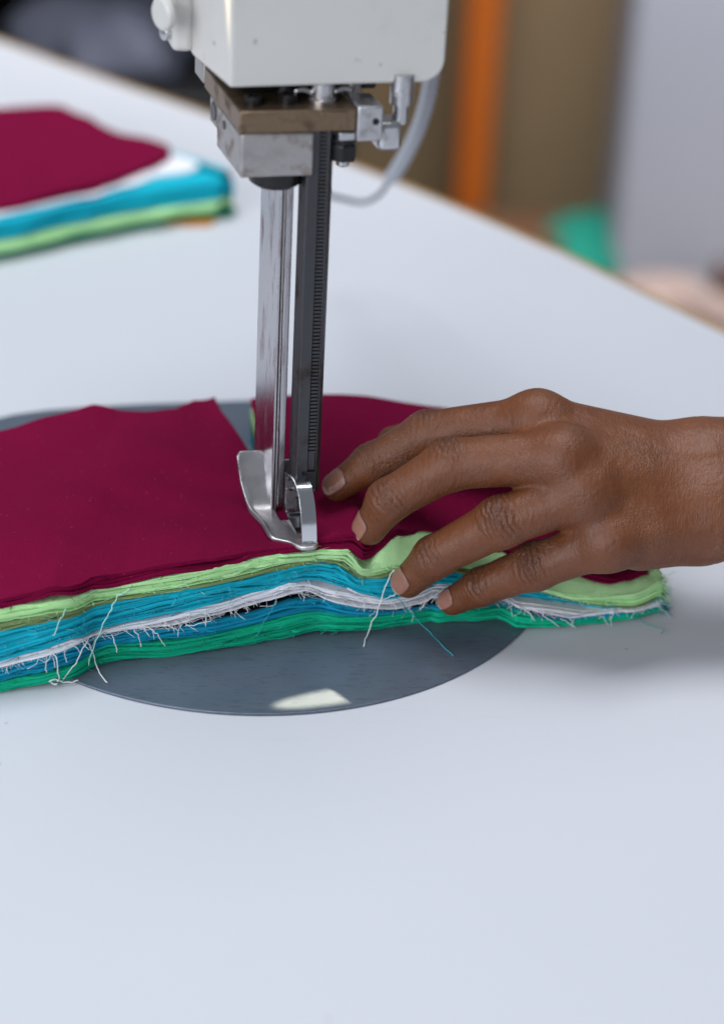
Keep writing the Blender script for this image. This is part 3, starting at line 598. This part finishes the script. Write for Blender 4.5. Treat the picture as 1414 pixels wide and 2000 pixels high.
print('joints', {k: [np.round(p, 1).tolist() for p in v] for k, v in J.items()}, 'WR', WR, 'thumb', TH_)
def sdf(p):
    F_ = None
    for k in ('index', 'middle', 'ring', 'pinky'):
        t_, d_, pi, mcp = J[k]; r = RAD[k]
        f = seg(p, mcp, pi, r[4]*.92, r[3]); f = smin(f, seg(p, pi, d_, r[2], r[1]), .35); f = smin(f, seg(p, d_, t_, r[1]*.99, r[0]), .3)
        f = smin(f, np.linalg.norm(p-pi, axis=1)-r[2]*1.02, .2)
        F_ = f if F_ is None else smin(F_, f, .14)
    P_ = None
    for k in ('index', 'middle', 'ring', 'pinky'):
        mcp = J[k][3]; r = RAD[k]; f = seg(p, mcp-DOR*.1, CAR[k]-DOR*.1, r[4]*.98, 1.45)
        P_ = f if P_ is None else smin(P_, f, 1.0)
    ms = list(J.values())
    for a, b in (('index', 'middle'), ('middle', 'ring'), ('ring', 'pinky')):
        ca = (J[a][3]+J[b][3])/2; cb = (CAR[a]+CAR[b])/2; P_ = smin(P_, seg(p, ca+(cb-ca)*.12-DOR*.35, cb-DOR*.3, .75, 1.35), .9)
        wv_ = .40 if b == 'ring' else .22; P_ = smin(P_, seg(p, ca*(1-wv_)+(J[a][2]+J[b][2])/2*wv_-DOR*.45, ca-DOR*.4, .5, .75), .5)
    hypo = seg(p, J['pinky'][3]*.6+CAR['pinky']*.4-DOR*1.0, CAR['pinky']-DOR*.7, .95, 1.2); P_ = smin(P_, hypo, .9)
    then = seg(p, TH_[2]-DOR*.2, TH_[3], 1.15, 1.5); P_ = smin(P_, then, 1.0)
    for f_, r1, r2 in ((1.15, 1.78, 2.1), (-1.05, 1.70, 2.0)):
        P_ = smin(P_, seg(p, WR+LAT*f_, WR+AX*24+LAT*f_*1.3, r1, r2+.7), 1.2)
    T_ = smin(seg(p, TH_[0], TH_[1], .62, .85), seg(p, TH_[1], TH_[2], .85, 1.05), .3)
    D = smin(F_, P_, .55); D = smin(D, T_, .3)
    for k in ('index', 'middle', 'ring', 'pinky'):          # knuckle heads
        m_ = J[k][3]-DOR*.02; D = smin(D, np.linalg.norm(p-m_, axis=1)-RAD[k][4]*(.95 if k == 'index' else .86), .8)
    return D
def surface_nets(fn, lo, hi, h):
    n = np.ceil((np.array(hi)-lo)/h).astype(int); ax = [lo[i]+h*np.arange(n[i]) for i in range(3)]
    n = (n+3)//4*4; ax = [lo[i]+h*np.arange(n[i]) for i in range(3)]
    G = np.stack(np.meshgrid(*[a[::4]+1.5*h for a in ax], indexing='ij'), -1); D = fn(G.reshape(-1, 3)).reshape(n//4)
    for i in range(3): D = np.repeat(D, 4, axis=i)
    near = np.argwhere(np.abs(D) < 4.5*h); D[tuple(near.T)] = fn(np.array(lo)+near*h); s = D < 0
    c8 = [(i, j, k) for i in (0, 1) for j in (0, 1) for k in (0, 1)]; m = n-1
    cnt = sum(s[i:i+m[0], j:j+m[1], k:k+m[2]].astype(int) for i, j, k in c8); cells = np.argwhere((cnt > 0) & (cnt < 8))
    acc = np.zeros((len(cells), 3)); num = np.zeros(len(cells))
    for a in c8:
        for ax_ in range(3):
            if a[ax_]: continue
            b = list(a); b[ax_] = 1; ia = tuple((cells+a).T); ib = tuple((cells+b).T); da, db = D[ia], D[ib]; ch = (da < 0) != (db < 0)
            f = np.where(ch, da/(da-db+1e-12), 0); pt = cells+np.array(a)+0.0; pt[:, ax_] += f; acc += pt*ch[:, None]; num += ch
    V = acc/num[:, None]*h+np.array(lo); idx = -np.ones(m, int); idx[tuple(cells.T)] = np.arange(len(cells)); Q = []
    for ax_ in range(3):
        sl = [slice(1, m[0]), slice(1, m[1]), slice(1, m[2])]; sl[ax_] = slice(0, m[ax_]); a = s[tuple(sl)]
        sl2 = list(sl); sl2[ax_] = slice(1, m[ax_]+1); b = s[tuple(sl2)]; e = np.argwhere(a != b); flip = a[tuple(e.T)]
        e = e+np.array([0 if i == ax_ else 1 for i in range(3)]); u_, v_ = [(1, 2), (2, 0), (0, 1)][ax_]
        def cell(du, dv): q = e.copy(); q[:, u_] -= du; q[:, v_] -= dv; return idx[tuple(q.T)]
        q = np.stack([cell(1, 1), cell(0, 1), cell(0, 0), cell(1, 0)], 1); q[~flip] = q[~flip][:, ::-1]; Q.append(q)
    return V, np.vstack(Q)
V, Q = surface_nets(sdf, [-2.6, -9.5, 0.3], [33, 8.0, 14.5], .105)
def grad(p, e=.02): return np.stack([(sdf(p+np.eye(3)[i]*e)-sdf(p-np.eye(3)[i]*e))/(2*e) for i in range(3)], 1)
for _ in range(2): V = V-sdf(V)[:, None]*grad(V)*.9
N = grad(V); N /= np.linalg.norm(N, axis=1)[:, None]
# knuckle coordinate, pigment and palm masks for the skin shader
ks = np.zeros(len(V)); kw = np.zeros(len(V)); pig = np.zeros(len(V)); disp = np.zeros(len(V))
for k in J:
    t_, d_, pi, mcp = J[k]; r = RAD[k]
    for jn, a, b, rr_, am in ((pi, d_, mcp, r[2], 1.0), (d_, t_, pi, r[1], .65)):
        ax_ = (b-a)/np.linalg.norm(b-a); do = 2*jn-a-b; do = do-ax_*(do@ax_); do /= np.linalg.norm(do)+1e-9; do = do*.7+DOR*.5; do /= np.linalg.norm(do)
        rel = V-(jn+do*rr_*.8); s_ = rel@ax_; lat = rel-s_[:, None]*ax_; dm = np.clip(N@do*1.6-.25, 0, 1)
        w_ = np.exp(-(s_/(rr_*.62))**2-(np.linalg.norm(lat, axis=1)/(rr_*1.0))**2)*dm*am
        up = w_ > kw; ks[up] = s_[up]; kw = np.maximum(kw, w_); pig = np.maximum(pig, w_)
    m_ = J[k][3]+DOR*1.0; pig = np.maximum(pig, .15*np.exp(-(np.linalg.norm(V-m_, axis=1)/1.3)**2))
disp += -.016*kw*np.maximum(0, np.sin(ks*19+1.8*vnoise(V[:, 1]*1.0+V[:, 2]*.6, 5, 2.2)))**3
for k in ('index', 'middle', 'ring'):                        # extensor tendons lift the back of the hand a little
    pass
for vp in ([(1150,840,9.2),(1230,835,8.9),(1300,870,8.6),(1390,880,8.4)], [(1230,1010,7.8),(1300,990,7.9),(1390,985,7.9)]):   # veins on the back of the hand
    c_ = spline([atz(*p) for p in vp], 60); dv = np.full(len(V), 9.0)
    for q in c_: dv = np.minimum(dv, np.linalg.norm((V-q)-((V-q)@DOR)[:, None]*DOR, axis=1))
    disp += .035*np.exp(-(dv/.24)**2)*np.clip(N@DOR, 0, 1)
wx = (V-WR)@AX; disp += -.03*np.exp(-((wx+.55+.15*np.sin(V[:, 2]*1.3))/.06)**2)*np.clip(1.2-np.abs(N@DOR), 0, 1)
palm = np.clip(-(N@DOR)*1.2, 0, 1)
V = V+N*disp[:, None]
hl = np.array([13.5, -3, 4.5])
t = NT('brown_skin'); kS = t.attr('knuckle_s'); kW = t.attr('knuckle_w'); pg = t.attr('pigment'); pm = t.attr('palm')
n1 = t.noise(55, 6, .65); n2 = t.noise(240, 4); vo = t.n('ShaderNodeTexVoronoi', feature='DISTANCE_TO_EDGE'); vo.inputs['Scale'].default_value = 900
wv = t.n('ShaderNodeMapping'); wv.inputs['Scale'].default_value = (.55, 1, 1); t.l(t.co, wv.inputs['Vector']); t.l(wv.outputs[0], vo.inputs['Vector'])
base = t.mix(n1, (.122, .0355, .0120), (.245, .077, .0235)); base = t.mix(t.math('MULTIPLY', n2, .4), base, (.070, .026, .014))
base = t.mix(t.math('MULTIPLY', pg, .42), base, (.055, .023, .018)); base = t.mix(t.math('MULTIPLY', pm, .5), base, (.26, .11, .05))
wrk = t.math('MULTIPLY', t.math('SINE', t.math('ADD', t.math('MULTIPLY', kS, 24.0), t.math('MULTIPLY', t.noise(150, 3), 13.0))), kW)
dry = t.ramp(t.noise(30, 3), [(.5, (0, 0, 0)), (.72, (1, 1, 1))]); cr = t.ramp(vo.outputs['Distance'], [(0, (0, 0, 0)), (.12, (1, 1, 1))])
ln_ = t.math('MULTIPLY', t.ramp(t.math('ADD', t.math('MULTIPLY', wrk, .5), .5), [(.05, (1, 1, 1)), (.30, (0, 0, 0))]), t.math('MINIMUM', t.math('MULTIPLY', kW, 1.6), 1.0))
base = t.mix(t.math('MULTIPLY', ln_, .48), base, (.035, .014, .010))
nb = t.bump(wrk, .5, .0012); nb = t.bump(t.math('MULTIPLY', cr, dry), .40, .0007, nb); nb = t.bump(t.noise(480, 4, .7, vec=t.stretch((1.7, .55, .55))), .46, .0009, nb); nb = t.bump(n2, .25, .0010, nb); nb = t.bump(n1, .35, .004, nb)
base = t.mix(t.math('MULTIPLY', t.math('SUBTRACT', 1.0, cr), t.math('MULTIPLY', dry, .36)), base, (.42, .28, .21))
M['skin'] = t.set(Base_Color=base, Roughness=t.math('ADD', .33, t.math('MULTIPLY', n1, .26)), Subsurface_Weight=.10, Subsurface_Radius=(.006, .0022, .001), Subsurface_Scale=.35, Specular_IOR_Level=.5, Normal=nb)
hd = empty('hand', hl, 'dark brown hand reaching in from the side, fingers pressing the fabric stack', 'hand')
sk = mesh('skin', V, Q.tolist(), M['skin'], hd, 3.2)
for nm, arr in (('knuckle_s', ks), ('knuckle_w', kw), ('pigment', pig), ('palm', palm)):
    at_ = sk.data.attributes.new(nm, 'FLOAT', 'POINT'); at_.data.foreach_set('value', arr.astype(np.float32))
t = NT('fingernail'); v_ = t.attr('along')
M['nail'] = t.set(Base_Color=t.ramp(v_, [(0, (.20, .095, .07)), (.10, (.35, .175, .13)), (.22, (.31, .14, .10)), (.74, (.35, .16, .115)), (.86, (.56, .38, .29)), (1, (.60, .44, .35))]), Roughness=.3, Specular_IOR_Level=.5, Coat_Weight=.15)
NAILDIR = {'index': (-.15, -.55, .82), 'middle': (-.80, -.42, .42), 'ring': (-.60, -.66, .45), 'pinky': (-.62, -.62, .48)}
for k, wd, ln in (('index', .92, 1.1), ('middle', 1.0, 1.05), ('ring', .98, 1.05), ('pinky', .80, .88)):
    t_, d_ = J[k][0], J[k][1]; ax_ = (t_-d_)/np.linalg.norm(t_-d_); do = np.array(NAILDIR[k]); do = do-ax_*(do@ax_); do /= np.linalg.norm(do); la = np.cross(ax_, do)
    nu, nv_ = 15, 17; P, al = [], []
    for j in range(nv_):
        for i in range(nu):
            b_ = j/(nv_-1); a_ = (i/(nu-1)*2-1); wl = wd/2*(1-.22*abs(2*max(b_-.5, 0))**3)*(1-.35*max(0, .25-b_)*4*.5)
            end = ln*(b_-.62)+(.10*(1-a_*a_) if b_ > .5 else -.12*(1-a_*a_)*(1-b_*2))
            th_ = a_*wl/.62; P.append(t_+ax_*(end+.12)+(do*math.cos(th_)+la*math.sin(th_))*1.3); al.append(b_)
    P = np.array(P); rel = P-(t_+ax_*((P-t_)@ax_)[:, None]*.75); dr = -rel/np.linalg.norm(rel, axis=1)[:, None]
    for _ in range(40): P = P+dr*(sdf(P)-.012)[:, None]*.9
    fc = [(j*nu+i, j*nu+i+1, (j+1)*nu+i+1, (j+1)*nu+i) for j in range(nv_-1) for i in range(nu-1)]
    nl_ = mesh('fingernail', P, fc, M['nail'], hd, 3.2); at_ = nl_.data.attributes.new('along', 'FLOAT', 'POINT'); at_.data.foreach_set('value', np.array(al, np.float32))
    md = nl_.modifiers.new('thickness', 'SOLIDIFY'); md.thickness = .035*S; md.offset = 1

# ------------------------------------------------------------------ the other pile, further back on the table
def slab(name, out, z0, z1, n, mat, label, seed):
    root = empty(name, (out[0][0], out[0][1], z0), label, 'fabric', 'coloured fabric layers of the second pile')
    cl2 = np.array(out+[out[0]]); ll = np.r_[0, np.cumsum(np.linalg.norm(np.diff(cl2, axis=0), axis=1))]; tt_ = np.linspace(0, ll[-1], 120)[:-1]
    pts = np.stack([np.interp(tt_, ll, cl2[:, 0]), np.interp(tt_, ll, cl2[:, 1])], 1); c_ = pts.mean(0)
    for i in range(n):
        za = z0+(z1-z0)*i/n; zb_ = z0+(z1-z0)*(i+.85)/n; r_ = np.random.default_rng(seed+i)
        q = pts+(pts-c_)*r_.normal()*.006+np.stack([.09*vnoise(np.arange(119)*.31, seed+i, 1), .09*vnoise(np.arange(119)*.31, seed+50+i, 1)], 1)
        zz = lambda p: .12*math.sin(.5*p[0]+.3*p[1])*(z0/2.5)+.02*z0
        bm = bmesh.new(); lo_ = [bm.verts.new((x, y, za+zz((x, y)))) for x, y in q]; up_ = [bm.verts.new((x, y, zb_+zz((x, y)))) for x, y in q]
        bm.faces.new(lo_[::-1]); bm.faces.new(up_)
        for j in range(119): bm.faces.new((lo_[j], lo_[(j+1) % 119], up_[(j+1) % 119], up_[j]))
        bm_obj('ply', bm, mat, root, .6)
def wq(*px): return [tuple(atz(u, v, z)[:2]) for u, v, z in px]
slab('orange_scrap', wq((330,438,.1),(380,440,.1),(416,436,.1),(422,424,.1),(380,415,.1),(330,420,.1)), .02, .14, 1, M['orange_cloth'], 'small orange fabric scrap under the corner of the second pile', 900)
fro = [(-120,525),(36,497),(130,474),(250,450),(360,430),(425,424),(443,398)]
def lay(dv, z, du=0): return wq(*[(u+du, v-dv, z) for u, v in fro])
bk = [(-7.9, 36.4), (-9.8, 38.4), (-13.6, 41.6), (-19.0, 45.8), (-27, 45)]
slab('emerald_fabric', [tuple(p) for p in lay(0, 0)]+bk, .14, .72, 4, M['green'], 'dark green fabric plies, bottom of the second pile', 910)
slab('lime_fabric', [tuple(p) for p in lay(12, .7)]+bk, .73, 1.15, 3, M['lime'], 'lime fabric plies low in the second pile', 920)
slab('turquoise_fabric', [tuple(p) for p in lay(32, 1.15, 2)]+bk, 1.16, 2.25, 6, M['teal'], 'turquoise fabric plies in the middle of the second pile', 930)
whi = wq((-120,440,2.2),(36,418,2.2),(180,392,2.2),(300,346,2.2),(375,340,2.2))
slab('white_fabric', whi+[(-9.9, 38.0), (-13.6, 41.3), (-19.0, 45.6), (-27, 45)], 2.26, 2.42, 2, M['white'], 'white fabric plies just below the maroon top of the second pile', 940)
mar = wq((-120,420,2.6),(36,402,2.6),(170,374,2.6),(240,345,2.6),(300,322,2.6),(330,305,2.6))
slab('maroon_fabric', mar+wq((330,288,2.6),(290,272,2.6),(235,262,2.6),(175,232,2.6),(115,204,2.6),(36,212,2.6),(-110,225,2.6)), 2.43, 2.75, 3, M['maroon'], 'maroon fabric plies on top of the second pile', 950)

# ------------------------------------------------------------------ out of focus things behind the table
def wbox(name, p, q, mat, label, cat, bevel=.4):
    bm = bmesh.new(); prism(bm, [(p[0], p[1], p[2]), (q[0], p[1], p[2]), (q[0], q[1], p[2]), (p[0], q[1], p[2])], (0, 0, q[2]-p[2])); o = bm_obj(name, bm, mat, None, .6, bevel); return tag(o, label, cat)
pa = aty(900, 200, 150); pb = aty(968, 200, 150)
wbox('orange_post', (pa[0], 150, -85), (pb[0], 156, 25), M['orange'], 'bright orange upright post against the brown wall', 'post')
pa = aty(1222, 200, 140)
wbox('grey_pillar', (pa[0], 140, -85), (pa[0]+34, 158, 25), M['pillar'], 'pale grey blue pillar right of the orange post', 'pillar', 1.0)
bz = -50.0
br = empty('low_bench', (18, 125, -85), 'low pinkish beige bench behind the far edge of the table', 'bench')
x0 = aty(1120, 480, 135)[0]
bm = bmesh.new(); prism(bm, [(x0, 92, bz-3), (80, 92, bz-3), (80, 138, bz-3), (x0, 138, bz-3)], (0, 0, 3)); bm_obj('bench_top', bm, M['bench'], br, .6, .4)
for x, y in ((x0+3, 96), (75, 96), (x0+3, 133), (75, 133)):
    bm = bmesh.new(); prism(bm, [(x-2, y-2, -85), (x+2, y-2, -85), (x+2, y+2, -85), (x-2, y+2, -85)], (0, 0, 32)); bm_obj('leg', bm, M['bench'], br)
def heap(name, c, rx, ry, rz, mat, label, seed):
    nu, nv_ = 40, 16; V = []; r_ = np.random.default_rng(seed); ph = r_.uniform(0, 6, 8)
    for j in range(nv_):
        for i in range(nu):
            a = 2*math.pi*i/nu; b = j/(nv_-1)*math.pi/2; f = 1+.20*math.sin(3*a+ph[0])+.12*math.sin(7*a+ph[1]+3*b)+.05*math.sin(11*a+ph[2]-4*b)
            V.append((c[0]+rx*f*math.cos(b)*math.cos(a), c[1]+ry*f*math.cos(b)*math.sin(a), c[2]+rz*(math.sin(b)**.8)*(1+.25*math.sin(3*a+ph[3])*math.cos(b))+.05))
    Fc = [(j*nu+i, j*nu+(i+1) % nu, (j+1)*nu+(i+1) % nu, (j+1)*nu+i) for j in range(nv_-1) for i in range(nu)]+[tuple(range(nu))[::-1]]
    return tag(mesh(name, V, Fc, mat, None, 3.2), label, 'cloth')
g_ = atz(1150, 520, bz); heap('cloth_heap', (g_[0], g_[1], bz), 6.8, 6, 5.4, M['mint'], 'crumpled mint green cloth heap behind the far table edge', 3)
g_ = atz(1395, 540, bz); heap('cloth_heap', (g_[0], g_[1], bz), 4.2, 5, 5.5, M['brown'], 'small brown cloth heap on the bench beside the pillar', 5)
g_ = atz(1290, 620, bz); heap('cloth_heap', (g_[0], g_[1], bz), 7.5, 5, 4.0, M['pink'], 'pinkish beige cloth heap on the bench near the table corner', 8)
pa = aty(985, 440, 145); wbox('dark_strip_box', (pa[0]-5.5, 141, -85), (pa[0]+6.5, 149, pa[2]), M['brown'], 'low dark brown box shape filling the dark strip behind the table edge by the orange post', 'box')  # plain box drawn for the dark strip at the wall foot
# dark open shelf unit behind the head
xa = aty(-160, 100, 105)[0]; xb = aty(640, 100, 105)[0]
sh = empty('shelf_unit', (xa, 105, -85), 'black open shelf unit behind the table, blurred', 'shelf')
def shb(name, p, q):
    bm = bmesh.new(); prism(bm, [(p[0], p[1], p[2]), (q[0], p[1], p[2]), (q[0], q[1], p[2]), (p[0], q[1], p[2])], (0, 0, q[2]-p[2])); bm_obj(name, bm, M['cabinet'], sh, .6, .2)
shb('back_panel', (xa, 134, -85), (xb, 136, 25)); shb('side_panel', (xa-2, 104, -85), (xa, 136, 25)); shb('side_panel', (xb, 104, -85), (xb+2, 136, 25))
zz = aty(200, 130, 112)[2]
for z_ in (-80, zz-26, zz-1.5, zz+24): shb('shelf', (xa+.05, 105, z_), (xb-.05, 133.9, z_+1.5))
q_ = aty(215, 90, 114); heap('cloth_heap', (q_[0], 116, zz+.02), 8.0, 7, 5.0, M['greycloth'], 'grey blue cloth heap on the black shelf', 9)
